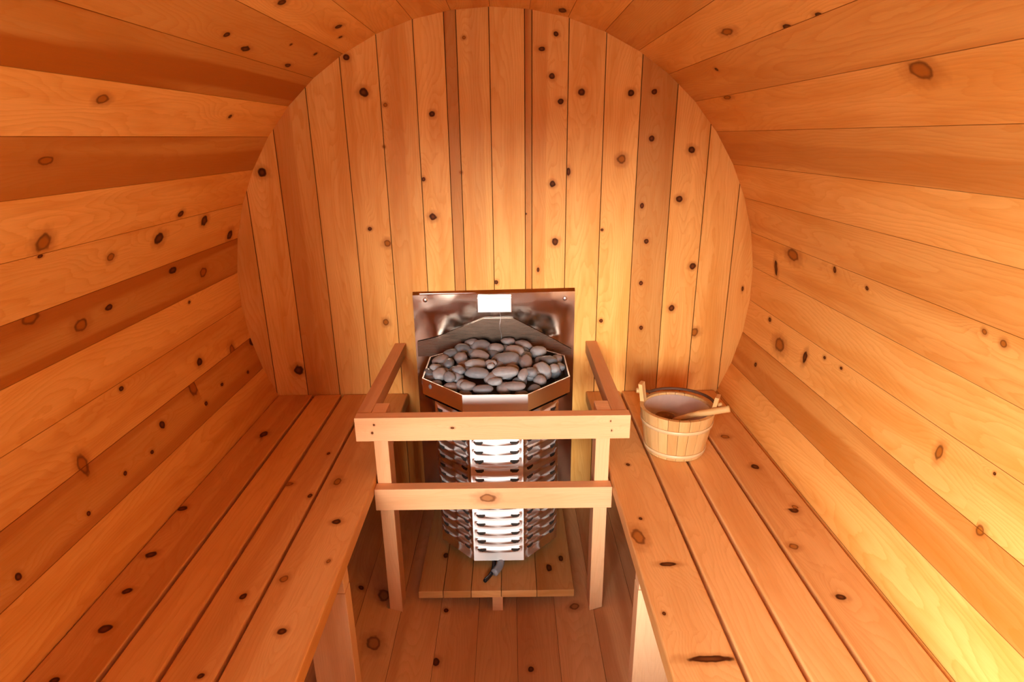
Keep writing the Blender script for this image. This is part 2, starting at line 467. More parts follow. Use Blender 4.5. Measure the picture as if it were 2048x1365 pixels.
# tone of each stave by its place counted from the crown: (lightness, redness)
TL = {0: (.95, .15), 1: (.98, .2), 2: (1.0, .1), 3: (1.02, .0), 4: (.90, .65), 5: (.84, .85), 6: (1.05, .0), 7: (.88, .6), 8: (1.04, .0), 9: (.96, .45),
      10: (.98, .15), 11: (1.03, .0), 12: (1.0, .1), 13: (.88, .55), 14: (.98, .15), 15: (.9, .4), 16: (.9, .3), 17: (.9, .3)}
TL[8] = (1.05, .0); TL[9] = (1.0, .1); TL[10] = (.86, .75)
TR = {0: (.95, .1), 1: (.98, .05), 2: (.98, .0), 3: (.88, .3), 4: (.97, .0), 5: (.92, .25), 6: (1.0, .05), 7: (.92, .4), 8: (1.03, .0), 9: (.99, .22),
      10: (1.0, .1), 11: (1.02, .0), 12: (1.02, .0), 13: (.94, .48), 14: (1.05, .0), 15: (1.0, .2), 16: (.95, .2), 17: (.9, .2)}
rs = random.Random(3)
seedL = {k: rs.random() for k in range(30)}
seedR = {k: rs.random() for k in range(30)}

def shell(name, ks, mat, label):
    m = MB()
    gw = 0.0007 / R
    for k in ks:
        a, b = k * DT, (k + 1) * DT
        mid = (a + b) / 2
        kk = k if k >= 0 else -k - 1
        if kk in (TR if k >= 0 else TL) and kk < 18:
            t = (TR if k >= 0 else TL)[kk]
            sd = (seedR if k >= 0 else seedL)[kk]
        else:
            t = (0.92 + 0.12 * rs.random(), 0.1 + 0.4 * rs.random()); sd = rs.random()
        tone = (t[0], t[1], sd)
        # profile: flat face with a fine groove at both joints
        prof = [(a, R + 0.0016), (a + gw, R), (b - gw, R), (b, R + 0.0016)]
        def uvv(th):
            return th * R
        sh = 0.0 if mid < pi * 1.02 else -2 * pi
        nseg = 1
        for i in range(3):
            (t0, r0), (t1, r1) = prof[i], prof[i + 1]
            x0, z0 = ring_pt(t0, r0); x1, z1 = ring_pt(t1, r1)
            tn = tone if i == 1 else (tone[0] * 0.68, min(1, tone[1] + .5), sd)
            m.face([(x0, Y0, z0), (x0, Y1, z0), (x1, Y1, z1), (x1, Y0, z1)],
                   [(Y0, (t0 + sh) * R), (Y1, (t0 + sh) * R), (Y1, (t1 + sh) * R), (Y0, (t1 + sh) * R)], tn,
                   board=((a + sh) * R, (b + sh) * R) if i == 1 else None)
        ro = R + 0.042
        x0, z0 = ring_pt(a, ro); x1, z1 = ring_pt(b, ro)
        m.face([(x0, Y0, z0), (x1, Y0, z1), (x1, Y1, z1), (x0, Y1, z0)], [(Y0, a * R), (Y0, b * R), (Y1, b * R), (Y1, a * R)], tone)
        xa, za = ring_pt(a, R); xb, zb = ring_pt(b, R)
        m.face([(xa, Y0, za), (xb, Y0, zb), (x1, Y0, z1), (x0, Y0, z0)], [(0, 0)] * 4, tone)
        m.face([(xa, Y1, za), (x0, Y1, z0), (x1, Y1, z1), (xb, Y1, zb)], [(0, 0)] * 4, tone)
    o = m.build(name, mat)
    return tag(o, label, 'wall' if 'wall' in name else name, kind='structure')

shell('ceiling', range(-5, 5), M_ceil, 'curved cedar stave ceiling of the barrel room')
shell('wall_left', range(-18, -5), M_left, 'curved left side of orange cedar staves with dark knots')
shell('wall_right', range(5, 18), M_right, 'curved right side of sunlit golden cedar staves')
shell('floor', range(18, 29), M_floor, 'curved cedar stave floor of the barrel')

# end walls: vertical boards cut to the circle
def half_chord(x, r=R):
    return sqrt(max(r * r - x * x, 0.0))

def end_wall(name, seams, tones, y, mat, label, depth=0.04, hole=None, sgn=1):
    m = MB()
    gw = 0.0013
    def zlim(x):
        h = half_chord(x, R + 0.02) if abs(x) < R + 0.02 else 0.0
        return ZC - h, ZC + h
    for i in range(len(seams) - 1):
        a, b = seams[i], seams[i + 1]
        br, rd, sd = tones[i]
        n = 6
        xs = [a + gw + (b - a - 2 * gw) * k / n for k in range(n + 1)]
        for k in range(n):
            x0, x1 = xs[k], xs[k + 1]
            l0, h0 = zlim(x0); l1, h1 = zlim(x1)
            spans = [((l0, l1), (h0, h1))]
            if hole:
                hx0, hx1, hz0, hz1 = hole
                if x0 >= hx0 - 1e-4 and x1 <= hx1 + 1e-4:
                    spans = [((l0, l1), (hz0, hz0)), ((hz1, hz1), (h0, h1))]
            for (lo, hi) in spans:
                m.face([(x0, y, lo[0]), (x1, y, lo[1]), (x1, y, hi[1]), (x0, y, hi[0])][::sgn],
                       [(lo[0], x0), (lo[1], x1), (hi[1], x1), (hi[0], x0)][::sgn], (br, rd, sd), board=(a, b))
                yb = y + depth * sgn
                m.face([(x0, yb, lo[0]), (x0, yb, hi[0]), (x1, yb, hi[1]), (x1, yb, lo[1])][::sgn], [(lo[0], x0), (hi[0], x0), (hi[1], x1), (lo[1], x1)][::sgn], (br, rd, sd))
        # groove between this board and the next
        l, h = zlim(b)
        if h - l > 0.02 and not (hole and hole[0] < b < hole[1]):
            dk = (br * 0.35, 1.0, sd)
            g = 0.004 * sgn
            m.face([(b - gw, y, l), (b, y + g, l), (b, y + g, h), (b - gw, y, h)][::sgn], [(l, b), (l, b), (h, b), (h, b)][::sgn], dk)
            m.face([(b, y + g, l), (b + gw, y, l), (b + gw, y, h), (b, y + g, h)][::sgn], [(l, b), (l, b), (h, b), (h, b)][::sgn], dk)
    if hole:
        hx0, hx1, hz0, hz1 = hole
        y2 = y + depth * sgn
        for q in ([(hx0, y, hz0), (hx0, y2, hz0), (hx0, y2, hz1), (hx0, y, hz1)], [(hx1, y, hz0), (hx1, y, hz1), (hx1, y2, hz1), (hx1, y2, hz0)],
                  [(hx0, y, hz1), (hx0, y2, hz1), (hx1, y2, hz1), (hx1, y, hz1)], [(hx0, y, hz0), (hx1, y, hz0), (hx1, y2, hz0), (hx0, y2, hz0)]):
            m.face(q, [(0, 0), (0.04, 0), (0.04, 1), (0, 1)], (1, .1, .3))
    o = m.build(name, mat)
    return tag(o, label, 'wall', kind='structure')

seams = [-0.897, -0.798, -0.686, -0.571, -0.458, -0.343, -0.231, -0.138, -0.102, -0.004, 0.102, 0.124, 0.235, 0.348, 0.460, 0.573, 0.685, 0.796, 0.897]
btone = [(1.0, .1, .11), (1.03, .0, .21), (.95, .4, .33), (1.0, .05, .42), (1.0, .02, .55), (.97, .2, .61), (1.03, .0, .73), (.80, .9, .15), (.93, .15, .83),
         (.95, .12, .92), (.85, .75, .37), (1.0, .22, .47), (1.0, .05, .59), (1.02, .0, .68), (.82, .62, .77), (1.03, .0, .87), (1.04, .0, .97), (1.04, .05, .06)]
end_wall('wall_back', seams, btone, Y1, M_back, 'round end of the barrel in vertical knotty cedar boards')

DOOR = (-0.52, 0.42, 0.46, 1.52)
fs = [-0.897, -0.78, -0.66, DOOR[0], -0.40, -0.30, -0.18, -0.06, 0.06, 0.18, 0.30, DOOR[1], 0.54, 0.66, 0.78, 0.897]
rf = random.Random(5)
end_wall('wall_front', fs, [(0.95 + .1 * rf.random(), .3 * rf.random(), rf.random()) for _ in fs], Y0, M_front,
         'round front end of the barrel with an open doorway', hole=DOOR, sgn=-1)

# outdoor ground in front of the doorway
g = MB(); g.bm(box(-12, 12, -20, Y0 - 0.06, -0.35, -0.25, 0), 'X')
tag(g.build('ground', M_ground), 'pale gravel ground outside the doorway', 'ground', kind='structure')

# ------------------------------------------------------------------ benches
def bench(side, xs, mat, label, tones):
    root = empty('bench', (side * 0.56, 1.0, 0.3), label, 'bench')
    for (a, b), tn in zip(xs, tones):
        x0, x1 = sorted((side * a, side * b))
        b = box(x0, x1, Y0 + 0.01, Y1 - 0.003, BT - 0.038, BT, 0.004, 3)
        for v in b.verts:      # the outer slat is scribed to the barrel
            lim = sqrt((R * cos(DT / 2)) ** 2 - (v.co.z - ZC) ** 2) - 0.0015
            v.co.x = max(-lim, min(lim, v.co.x))
        part('seat_slat', b, mat, root, 'Y', tn)
    for yy in (0.15, 1.10):
        # cleat under the slats and the upright below it, both cut to the barrel curve
        x0, x1 = sorted((side * 0.336, side * 0.77))
        b = box(x0, x1, yy, yy + 0.04, 0.402, BT - 0.0385, 0.0015)
        for v in b.verts:
            lim = sqrt(R * R - (v.co.z - ZC) ** 2) - 0.004
            v.co.x = max(-lim, min(lim, v.co.x))
        part('cleat', b, M_leg, root, 'X', (1.0, .1, .2))
        x0, x1 = sorted((side * 0.335, side * 0.432))
        b = box(x0, x1, yy, yy + 0.04, 0.0, 0.400, 0.0015)
        for v in b.verts:
            if v.co.z < 0.1:
                v.co.z = ZC - sqrt(R * R - v.co.x ** 2) + 0.003
        part('leg', b, M_leg, root, 'Z', (1.0, .0, .7))
    return root

XS = [(0.323, 0.457), (0.465, 0.557), (0.566, 0.660), (0.669, 0.792)]
bench(-1, XS, M_bl, 'long slatted bench along the darker left wall, nothing on it', [(.98, .18, .1), (.95, .2, .35), (.98, .12, .6), (.92, .3, .85)])
bench(1, [(0.319, 0.441), (0.449, 0.543), (0.552, 0.647), (0.656, 0.783)], M_br, 'long slatted bench along the sunlit right wall, carrying the wooden bucket', [(.98, .1, .15), (1.03, .0, .4), (1.03, .0, .65), (.97, .15, .9)])

# ------------------------------------------------------------------ heater platform
pl = empty('heater_platform', (0, 1.70, 0.0), 'low duckboard of cedar planks on the floor beneath the heater', 'platform')
px = [-0.241, -0.165, -0.080, 0.012, 0.120, 0.234]
for i in range(5):
    part('board', box(px[i] + .0008, px[i + 1] - .0008, 1.463, 1.955, 0.056, 0.081, 0.0015), M_plat, pl, 'Y',
         [(.88, .35, .1), (.92, .3, .3), (1.03, .0, .5), (.98, .1, .7), (.9, .35, .9)][i])
part('batten', box(-0.016, 0.016, 1.467, 1.90, 0.002, 0.0555, 0.001), M_rail, pl, 'Y', (1, 0, .3))

# ------------------------------------------------------------------ heat shield on the wall
sh = empty('heat_shield', (0, Y1, 0.45), 'polished steel heat shield screwed to the back wall behind the heater', 'heat shield')
b = box(-0.283, 0.270, 1.9655, 1.9675, 0.092, 0.893, 0)
bmesh.ops.bisect_plane(b, geom=b.verts[:] + b.edges[:] + b.faces[:], plane_co=(0, 0, 0.883), plane_no=(0, 0, 1))
for v in b.verts:
    if v.co.z > 0.885:
        v.co.y += 0.0095        # the top edge is folded back a little
for v in b.verts:
    v.co.z += 0.004 * v.co.x / 0.28 if v.co.z > .5 else 0
sheet = part('sheet', b, M_plate, sh)
for y in (0.10, 0.87):
    part('spacer', box(-0.26, 0.25, 1.9677, 1.9785, y - .015, y + .015, 0.001), M_steel, sh)
for x in (-0.241, 0.236):
    s_ = lathe([(0, .003), (.004, .0025), (.0075, .0005), (.008, 0)], 20)
    for v in s_.verts:
        v.co = Vector((x + v.co.x, 1.9653 - v.co.z, 0.862 + v.co.y))
    part('screw', s_, M_screw, sheet, smooth=True)

se = empty('temperature_sensor', (0, 1.965, 0.846), 'small bright rectangular sensor case at the top of the steel heat shield', 'sensor')
part('case', box(-0.062, 0.054, 1.940, 1.965, 0.822, 0.872, 0.002), M_white, se)
part('wire', tube(spline([(0.012, 1.955, 0.823), (0.016, 1.956, 0.80), (0.012, 1.953, 0.77), (0.017, 1.9545, 0.74), (0.018, 1.953, 0.715)]), 0.0009, 6), M_white, se, smooth=True)

# ------------------------------------------------------------------ heater
HC = Vector((0.004, 1.752, 0))
ht = empty('sauna_heater', (HC.x, HC.y, 0.11), 'octagonal brushed steel electric heater filled with grey stones', 'heater')
YMAX = 1.9575

def octa(af, z):
    """octagon with flats towards the room, cut off at the heat shield"""
    r = af / 2 / cos(pi / 8)
    pts = []
    for k in range(8):
        a = -pi / 2 - pi / 8 + k * pi / 4
        pts.append(Vector((HC.x + r * cos(a), min(HC.y + r * sin(a), YMAX), z)))
    return pts

ZB, ZT = 0.112, 0.652
NR = 16
PITCH = (ZT - ZB - 0.035) / NR

def facet(p0, p1, name, mat):
    """one louvered side panel between two vertical edges: rows of pressed scoops"""
    m = MB()
    ax = (p1 - p0); L = ax.length; ax.normalize()
    nrm = Vector((ax.y, -ax.x, 0))
    if (p0 + p1) .dot(nrm) / 2 - HC.dot(nrm) < 0:
        nrm = -nrm
    ns, nt = 60, NR * 16
    grid = []
    z0 = ZB + 0.028
    def height(s, z):
        if z < z0 or z > z0 + NR * PITCH:
            return 0.0
        e = abs(s - 0.5) * 2               # 0 centre, 1 edges
        if e > 0.94:
            return 0.0
        w = (z - z0) / PITCH
        # scoop line sags in the middle
        w = (w + 0.30 * (1 - e * e)) % 1.0
        g = min(1.0, (0.94 - e) / 0.16)
        prof = (w / 0.72) ** 1.5 if w < 0.72 else max(0.0, (1 - w) / 0.28) ** 0.7
        return 0.0034 * g * prof
    zs = [ZB] + [z0 + (ZT - z0) * j / nt for j in range(nt + 1)]
    for z in zs:
        row = []
        for i in range(ns + 1):
            s = i / ns
            base = p0 + ax * (L * s)
            row.append(Vector((base.x, base.y, z)) + nrm * height(s, z))
        grid.append(row)
    base = len(m.v)
    for row in grid:
        m.v += row
    for j in range(len(grid) - 1):
        for i in range(ns):
            a = base + j * (ns + 1) + i
            m.f.append([a, a + 1, a + ns + 2, a + ns + 1])
            # half-round faces coloured dark, as shade in an opening, near both row ends
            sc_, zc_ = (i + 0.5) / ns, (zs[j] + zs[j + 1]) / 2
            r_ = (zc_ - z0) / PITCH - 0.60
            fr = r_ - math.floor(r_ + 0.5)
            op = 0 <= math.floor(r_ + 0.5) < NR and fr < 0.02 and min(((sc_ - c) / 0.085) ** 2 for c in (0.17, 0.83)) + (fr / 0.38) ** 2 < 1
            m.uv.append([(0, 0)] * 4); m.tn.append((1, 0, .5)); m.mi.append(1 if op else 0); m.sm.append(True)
            m.bd.append(None)
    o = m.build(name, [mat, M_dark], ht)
    return o

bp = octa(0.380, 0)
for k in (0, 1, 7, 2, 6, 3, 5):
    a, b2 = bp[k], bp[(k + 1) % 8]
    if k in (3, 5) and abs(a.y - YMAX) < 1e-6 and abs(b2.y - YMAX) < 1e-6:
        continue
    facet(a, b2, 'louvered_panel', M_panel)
# bottom and inner lining
m = MB()
m.face([(p.x, p.y, ZB + .002) for p in reversed(bp)])
m.face([(p.x, p.y, ZB + .002 + .001) for p in bp])
m.build('base_plate', M_steel, ht)

# wide octagonal collar round the stones
def collar():
    m = MB()
    rings = [octa(0.445, 0.648), octa(0.445, 0.700), octa(0.452, 0.7015), octa(0.452, 0.7045), octa(0.438, 0.7045), octa(0.438, 0.650), octa(0.36, 0.640), octa(0.36, 0.646)]
    rings = [octa(0.372, 0.640), octa(0.446, 0.650), octa(0.446, 0.7005), octa(0.438, 0.7005), octa(0.438, 0.655), octa(0.372, 0.646)]
    for r0, r1 in zip(rings, rings[1:] + rings[:1]):
        for k in range(8):
            k2 = (k + 1) % 8
            m.face([r0[k], r0[k2], r1[k2], r1[k]])
    return m.build('stone_collar', M_rim, ht)
collar()
# added sheet drawing the rim's reflection in the shield, its top a shallow gable
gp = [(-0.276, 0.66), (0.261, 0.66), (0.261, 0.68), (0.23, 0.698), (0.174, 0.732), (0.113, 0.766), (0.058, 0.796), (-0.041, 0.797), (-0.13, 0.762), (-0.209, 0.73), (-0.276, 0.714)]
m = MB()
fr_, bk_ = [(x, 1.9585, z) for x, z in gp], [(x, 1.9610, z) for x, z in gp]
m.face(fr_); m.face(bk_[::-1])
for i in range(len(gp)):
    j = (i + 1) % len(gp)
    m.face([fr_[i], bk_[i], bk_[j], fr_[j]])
m.build('reflection_sheet', M_refl, ht)
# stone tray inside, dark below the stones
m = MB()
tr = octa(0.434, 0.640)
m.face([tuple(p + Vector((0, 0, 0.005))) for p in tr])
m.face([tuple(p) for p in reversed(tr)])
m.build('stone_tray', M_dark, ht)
cduit = part('cable_conduit', tube(spline([(0.012, 1.60, 0.125), (0.012, 1.585, 0.114), (0.006, 1.555, 0.099), (-0.010, 1.525, 0.0955)]), [0.0125] * 25, 12), M_conduit, ht, smooth=True)
part('power_cable', tube(spline([(-0.012, 1.60, 0.125), (-0.013, 1.575, 0.112), (-0.013, 1.55, 0.098), (-0.022, 1.525, 0.089), (-0.040, 1.498, 0.0875)]), 0.006, 10), M_cable, cduit, smooth=True)

# ------------------------------------------------------------------ stones
# centre x, y, half length, half depth, turn, material, label
ST = [
 (-0.112, 1.880, .030, .027, 20, 4, 'rounded blue-grey stone with a small shine at the back left of the heap'),
 (-0.052, 1.893, .036, .022, 35, 1, 'grey oblong stone lying at the very back of the heap behind the long middle stones'),
 (0.064, 1.842, .034, .021, -48, 2, 'pale oblong stone tilted down to the right behind the largest stone'),
 (0.092, 1.905, .034, .018, -42, 3, 'brownish oblong stone at the back right beside the heat shield'),
 (0.002, 1.868, .026, .018, 0, 3, 'dull reddish-grey stone below the hanging sensor wire'),
 (0.141, 1.862, .028, .022, 40, 2, 'round pale stone tilted up at the back right of the heap'),
 (0.168, 1.790, .030, .019, 10, 4, 'smooth blue-grey oblong stone near the right end of the heap'),
 (0.030, 1.772, .049, .027, -15, 1, 'largest stone, a broad grey one in the middle of the heap'),
 (-0.050, 1.800, .032, .016, -8, 3, 'reddish flat stone lying on the heap left of the largest stone'),
 (-0.060, 1.722, .034, .018, 12, 2, 'oblong pale grey stone left of the middle of the heap'),
 (-0.112, 1.800, .021, .024, 0, 3, 'small brownish stone between the shiny round stone and the flat reddish one'),
 (-0.150, 1.850, .026, .018, 10, 4, 'small dark blue-grey stone left of the shiny round stone'),
 (-0.178, 1.812, .030, .022, 35, 3, 'brown-grey stone tilted up near the left end of the heap'),
 (-0.190, 1.750, .019, .016, 0, 2, 'small pale stone above the leftmost dark stone'),
 (-0.207, 1.722, .017, .022, 20, 4, 'darkest stone, leftmost of the heap in the corner of the collar'),
 (-0.170, 1.688, .021, .023, 0, 2, 'upright rounded stone behind the left corner of the steel collar'),
 (-0.147, 1.755, .018, .018, 0, 4, 'tiny round dark stone left of the oblong pale one'),
 (-0.110, 1.680, .023, .016, -50, 1, 'grey oblong stone leaning down to the right near the front left collar'),
 (-0.134, 1.640, .020, .014, -40, 1, 'small grey stone beside the front left edge of the collar'),
 (-0.052, 1.652, .036, .018, 0, 1, 'long grey stone lying level in the front row left of centre'),
 (0.030, 1.655, .040, .021, -8, 2, 'palest long stone in the middle of the front row'),
 (0.002, 1.612, .024, .014, -30, 2, 'small pale stone tucked below the palest long stone'),
 (-0.034, 1.586, .030, .014, 0, 1, 'flat grey stone just above the front centre edge of the collar'),
 (0.058, 1.596, .032, .014, -8, 3, 'flat brownish stone just above the right half of the front collar edge'),
 (-0.078, 1.600, .024, .014, 10, 3, 'flat reddish stone just above the left half of the front collar edge'),
 (-0.012, 1.720, .015, .018, 30, 2, 'tiny pale stone wedged left of the largest stone'),
 (0.096, 1.748, .020, .028, 0, 3, 'brownish upright stone right of the largest stone'),
 (0.143, 1.706, .029, .025, 20, 2, 'broad pale rounded stone near the front right of the heap'),
 (0.110, 1.660, .018, .020, 0, 1, 'small grey stone in front of the broad pale rounded one'),
 (0.184, 1.728, .018, .016, 0, 2, 'small light stone by the front right corner of the collar'),
 (0.205, 1.760, .016, .017, 0, 1, 'rightmost small grey stone touching the collar'),
 (0.086, 1.640, .014, .022, -20, 2, 'narrow pale stone standing between two front row stones'),
 (0.200, 1.830, .018, .022, 0, 3, 'brownish stone against the back right side of the collar'),
 (-0.012, 1.690, .012, .010, 0, 2, 'tiniest pale pebble in the centre of the heap'),
 (-0.085, 1.925, .024, .016, 0, 3, 'dim brownish stone half hidden at the back left by the heat shield'),
 (0.040, 1.930, .024, .016, 10, 3, 'dim brownish stone half hidden at the back centre by the heat shield'),
]
def top_z(x, y):
    e = max(0.0, min(1.0, (y - 1.545) / 0.12))
    e = e * e * (3 - 2 * e)
    s = max(0.0, 1 - (abs(x) / 0.225) ** 3)
    return 0.693 + 0.040 * e * s

def stone(name, c, ra, rb, rc, rot, seed, mat, tiltx=0, tilty=0):
    b = bmesh.new()
    bmesh.ops.create_icosphere(b, subdivisions=4, radius=1.0)
    off = Vector((seed * 3.1, seed * 7.7, seed * 1.3))
    Rm = Matrix.Rotation(radians(rot), 3, 'Z') @ Matrix.Rotation(radians(tiltx), 3, 'X') @ Matrix.Rotation(radians(tilty), 3, 'Y')
    for v in b.verts:
        p = v.co.copy()
        d = 1 + 0.16 * noise.noise(p * 0.9 + off) + 0.05 * noise.noise(p * 2.3 + off)
        p = Vector([math.copysign(abs(q) ** 0.9, q) for q in p]) * d
        v.co = Rm @ Vector((p.x * ra, p.y * rb, p.z * rc)) + Vector(c)
    o0 = Vector(c)
    m = MB(); m.bm(b, 'X', smooth=True)
    m.v = [q - o0 for q in m.v]
    o = m.build(name, mat)
    o.location = o0
    return o

RM = {1: M_rock, 2: M_rock2, 3: M_rock3, 4: M_rock4}
rq = random.Random(11)
for i, (x, y, ra, rb, rot, mi, lab) in enumerate(ST):
    rc = min(ra, rb) * 0.80
    z = top_z(x, y) - rc * 0.9
    o = stone('sauna_stone', (x, y, z), ra, rb * 1.18, rc, rot, i + 1, RM[mi], rq.uniform(-10, 16), rq.uniform(-12, 12))
    tag(o, lab, 'stone', 'sauna stones heaped on the heater')
# the layer showing dark through the gaps
pts = []
tries = 0
while len(pts) < 52 and tries < 6000:
    tries += 1
    x = rq.uniform(-0.205, 0.205); y = rq.uniform(1.555, 1.945)
    if abs(x) + abs(y - 1.752) > 0.285:
        continue
    if all(hypot(x - a, y - b_) > 0.036 for a, b_ in pts):
        pts.append((x, y))
for i, (x, y) in enumerate(pts):
    ra = rq.uniform(.019, .026)
    o = stone('sauna_stone', (x, y, top_z(x, y) - 0.028), ra, ra * rq.uniform(.7, .95), ra * .75, rq.uniform(0, 180), 50 + i, RM[rq.choice((1, 3, 4, 1))])
    tag(o, 'small dark stone of the lower layer, showing in the gaps between the larger heater stones', 'stone', 'lower layer of sauna stones')

# ------------------------------------------------------------------ guard rail
gr = empty('heater_guard', (0, 1.41, 0.03), 'pale wooden guard frame standing around the heater', 'guard rail')
GY = 1.383
part('front_rail', box(-0.356, 0.357, GY, GY + 0.033, 0.638, 0.705, 0.0015), M_rail, gr, 'X', (1, .12, .2))
part('lower_rail', box(-0.3222, 0.3182, GY, GY + 0.033, 0.427, 0.492, 0.0015), M_rail, gr, 'X', (1.0, .05, .5))
for s, (xa, xb) in ((-1, (-0.319, -0.281)), (1, (0.274, 0.312))):
    b = box(xa, xb, GY + 0.0335, GY + 0.095, 0.0, 0.704, 0.0015)
    for v in b.verts:
        if v.co.z < 0.1:
            v.co.z = ZC - sqrt(R * R - v.co.x ** 2) + 0.002
    part('post', b, M_rail, gr, 'Z', (1.0, .0, .3 + .2 * s))
    x0, x1 = sorted((xa - 0.0385 if s < 0 else xb + 0.0385, xa - 0.0005 if s < 0 else xb + 0.0005))
    part('side_arm', box(x0, x1, GY + 0.0335, Y1 - 0.002, 0.662, 0.704, 0.0015), M_rail, gr, 'Y', (.92, .25, .6 + .2 * s))

# ------------------------------------------------------------------ bucket
BC = Vector((0.528, 1.560, BT + 0.001))
bk = empty('wooden_bucket', tuple(BC), 'round pale pine bucket with rope handle standing on the right bench', 'bucket')
H, RB, RTP = 0.134, 0.084, 0.106
def bucket_staves():
    m = MB()
    n = 22
    ang = radians(152)      # direction of the tall handle stave, the other is opposite
    for k in range(n):
        a0 = ang + (k - 0.5) * 2 * pi / n; a1 = a0 + 2 * pi / n
        g = 0.006
        sub = 4
        tone = (rk.uniform(.94, 1.05), rk.choice((0, 0, .1, .25)), rk.random())
        ear = k in (0, n // 2)
        if ear:
            tone = (1.05, 0, .4)
        hh = H + (0.052 if ear else 0.0)
        for s in range(sub):
            b0 = a0 + g + (a1 - a0 - 2 * g) * s / sub; b1 = a0 + g + (a1 - a0 - 2 * g) * (s + 1) / sub
            def P(a, t, r_off):
                r = RB + (RTP - RB) * t + r_off
                return Vector((BC.x + r * cos(a), BC.y + r * sin(a), BC.z + H * t))
            tt = hh / H
            ro, ri = 0.0, -0.011
            q = [P(b0, 0, ro), P(b1, 0, ro), P(b1, tt, ro), P(b0, tt, ro)]
            m.face(q, [(0, b0 * .1), (0, b1 * .1), (hh, b1 * .1), (hh, b0 * .1)], tone, smooth=False)
            q2 = [P(b0, 0, ri), P(b0, tt, ri), P(b1, tt, ri), P(b1, 0, ri)]
            m.face(q2, [(0, b0 * .1), (hh, b0 * .1), (hh, b1 * .1), (0, b1 * .1)], tone)
            m.face([q[3], q[2], q2[2], q2[1]], [(0, 0), (0, .01), (.01, .01), (.01, 0)], tone)
            if s == 0:
                m.face([q[0], q[3], q2[1], q2[0]], [(0, 0), (hh, 0), (hh, .01), (0, .01)], tone)
            if s == sub - 1:
                m.face([q[1], q2[3], q2[2], q[2]], [(0, 0), (0, .01), (hh, .01), (hh, 0)], tone)
    # dark joints behind the gaps
    for k in range(n):
        a0 = ang + (k - 0.5) * 2 * pi / n
        for d in (-0.009, 0.009):
            pass
        pts = []
        for (a, t) in ((a0 - .01, 0.01), (a0 + .01, 0.01), (a0 + .01, 0.985), (a0 - .01, 0.985)):
            r = RB + (RTP - RB) * t - 0.002
            pts.append((BC.x + r * cos(a), BC.y + r * sin(a), BC.z + H * t))
        m.face(pts, [(0, 0)] * 4, (.30, 1.0, .2))
    return m
rk = random.Random(21)
bucket_staves().build('staves', M_pine, bk)
# liner: thin bowl inside
part('liner', lathe([(0, .012), (RB - .020, .012), (RB - .014, .018), (RTP - .0135, H - .006), (RTP - .0125, H - .006), (RB - .0118, .010), (0, .008)], 64, tuple(BC)), M_liner, bk, 'Z', smooth=True)
def hoop(t, w):
    r0 = RB + (RTP - RB) * t
    r1 = RB + (RTP - RB) * (t + w / H)
    z0 = H * t
    return lathe([(r0 + .0002, z0), (r0 + .0028, z0 + .001), (r1 + .0028, z0 + w - .001), (r1 + .0002, z0 + w), (r0 + .0002, z0)], 64, tuple(BC))
M_hoop = plain('pale_cane_hoop', (0.68, 0.47, 0.24), 0.35, nscale=80, namp=.1)
for t in (0.06, 0.66):
    part('hoop', hoop(t, 0.012), M_hoop, bk, 'X', smooth=True)
ear = [Vector((BC.x + (RTP + .002) * cos(a), BC.y + (RTP + .002) * sin(a), BC.z + H + .026)) for a in (radians(152), radians(332))]
# dark cord lying back over the rim from ear to ear
hp = []
for k in range(13):
    t = k / 12
    a = radians(152 - 180 * t)
    r = RTP - 0.002 + 0.012 * sin(pi * t)
    hp.append((BC.x + r * cos(a), BC.y + r * sin(a), BC.z + H + 0.026 - 0.024 * min(1.0, sin(pi * t) * 2.0) + .003))
part('cord_handle', tube(spline(hp, 4), 0.0044, 10), M_rope, bk, smooth=True)
# knots of the cord on the outside of the ears
for e_, a in zip(ear, (radians(152), radians(332))):
    k_ = bmesh.new()
    bmesh.ops.create_icosphere(k_, subdivisions=3, radius=0.0085)
    for v in k_.verts:
        v.co = v.co * (1 + .12 * sin(v.co.x * 900)) + e_ + Vector((cos(a), sin(a), 0)) * 0.008
    part('cord_knot', k_, M_pine, bk, 'X', smooth=True)

# ladle in the bucket
ld = empty('sauna_ladle', (BC.x, BC.y, BC.z + 0.02), 'short wooden ladle lying in the bucket with its handle against the rim', 'ladle')
lc = Vector((BC.x - 0.030, BC.y + 0.010, BC.z + 0.088))
def cup():
    pr = [(0, -.022), (.018, -.020), (.028, -.008), (.031, .010), (.028, .010), (.025, -.006), (.016, -.016), (0, -.018)]
    b = lathe(pr, 32)
    for v in b.verts:
        v.co = v.co + lc
    return b
part('cup', cup(), M_pine, ld, 'X', (.62, .6, .2), smooth=True)
hq = [lc + Vector((0.022, -0.018, 0.002)), Vector((0.560, 1.522, 0.634)), Vector((0.598, 1.499, 0.654)), Vector((0.646, 1.474, 0.676))]
part('handle', tube(spline(hq, 4), [.0085] * 6 + [.0095] * 7, 12), M_pine, ld, 'X', (1.0, 0, .3), smooth=True)

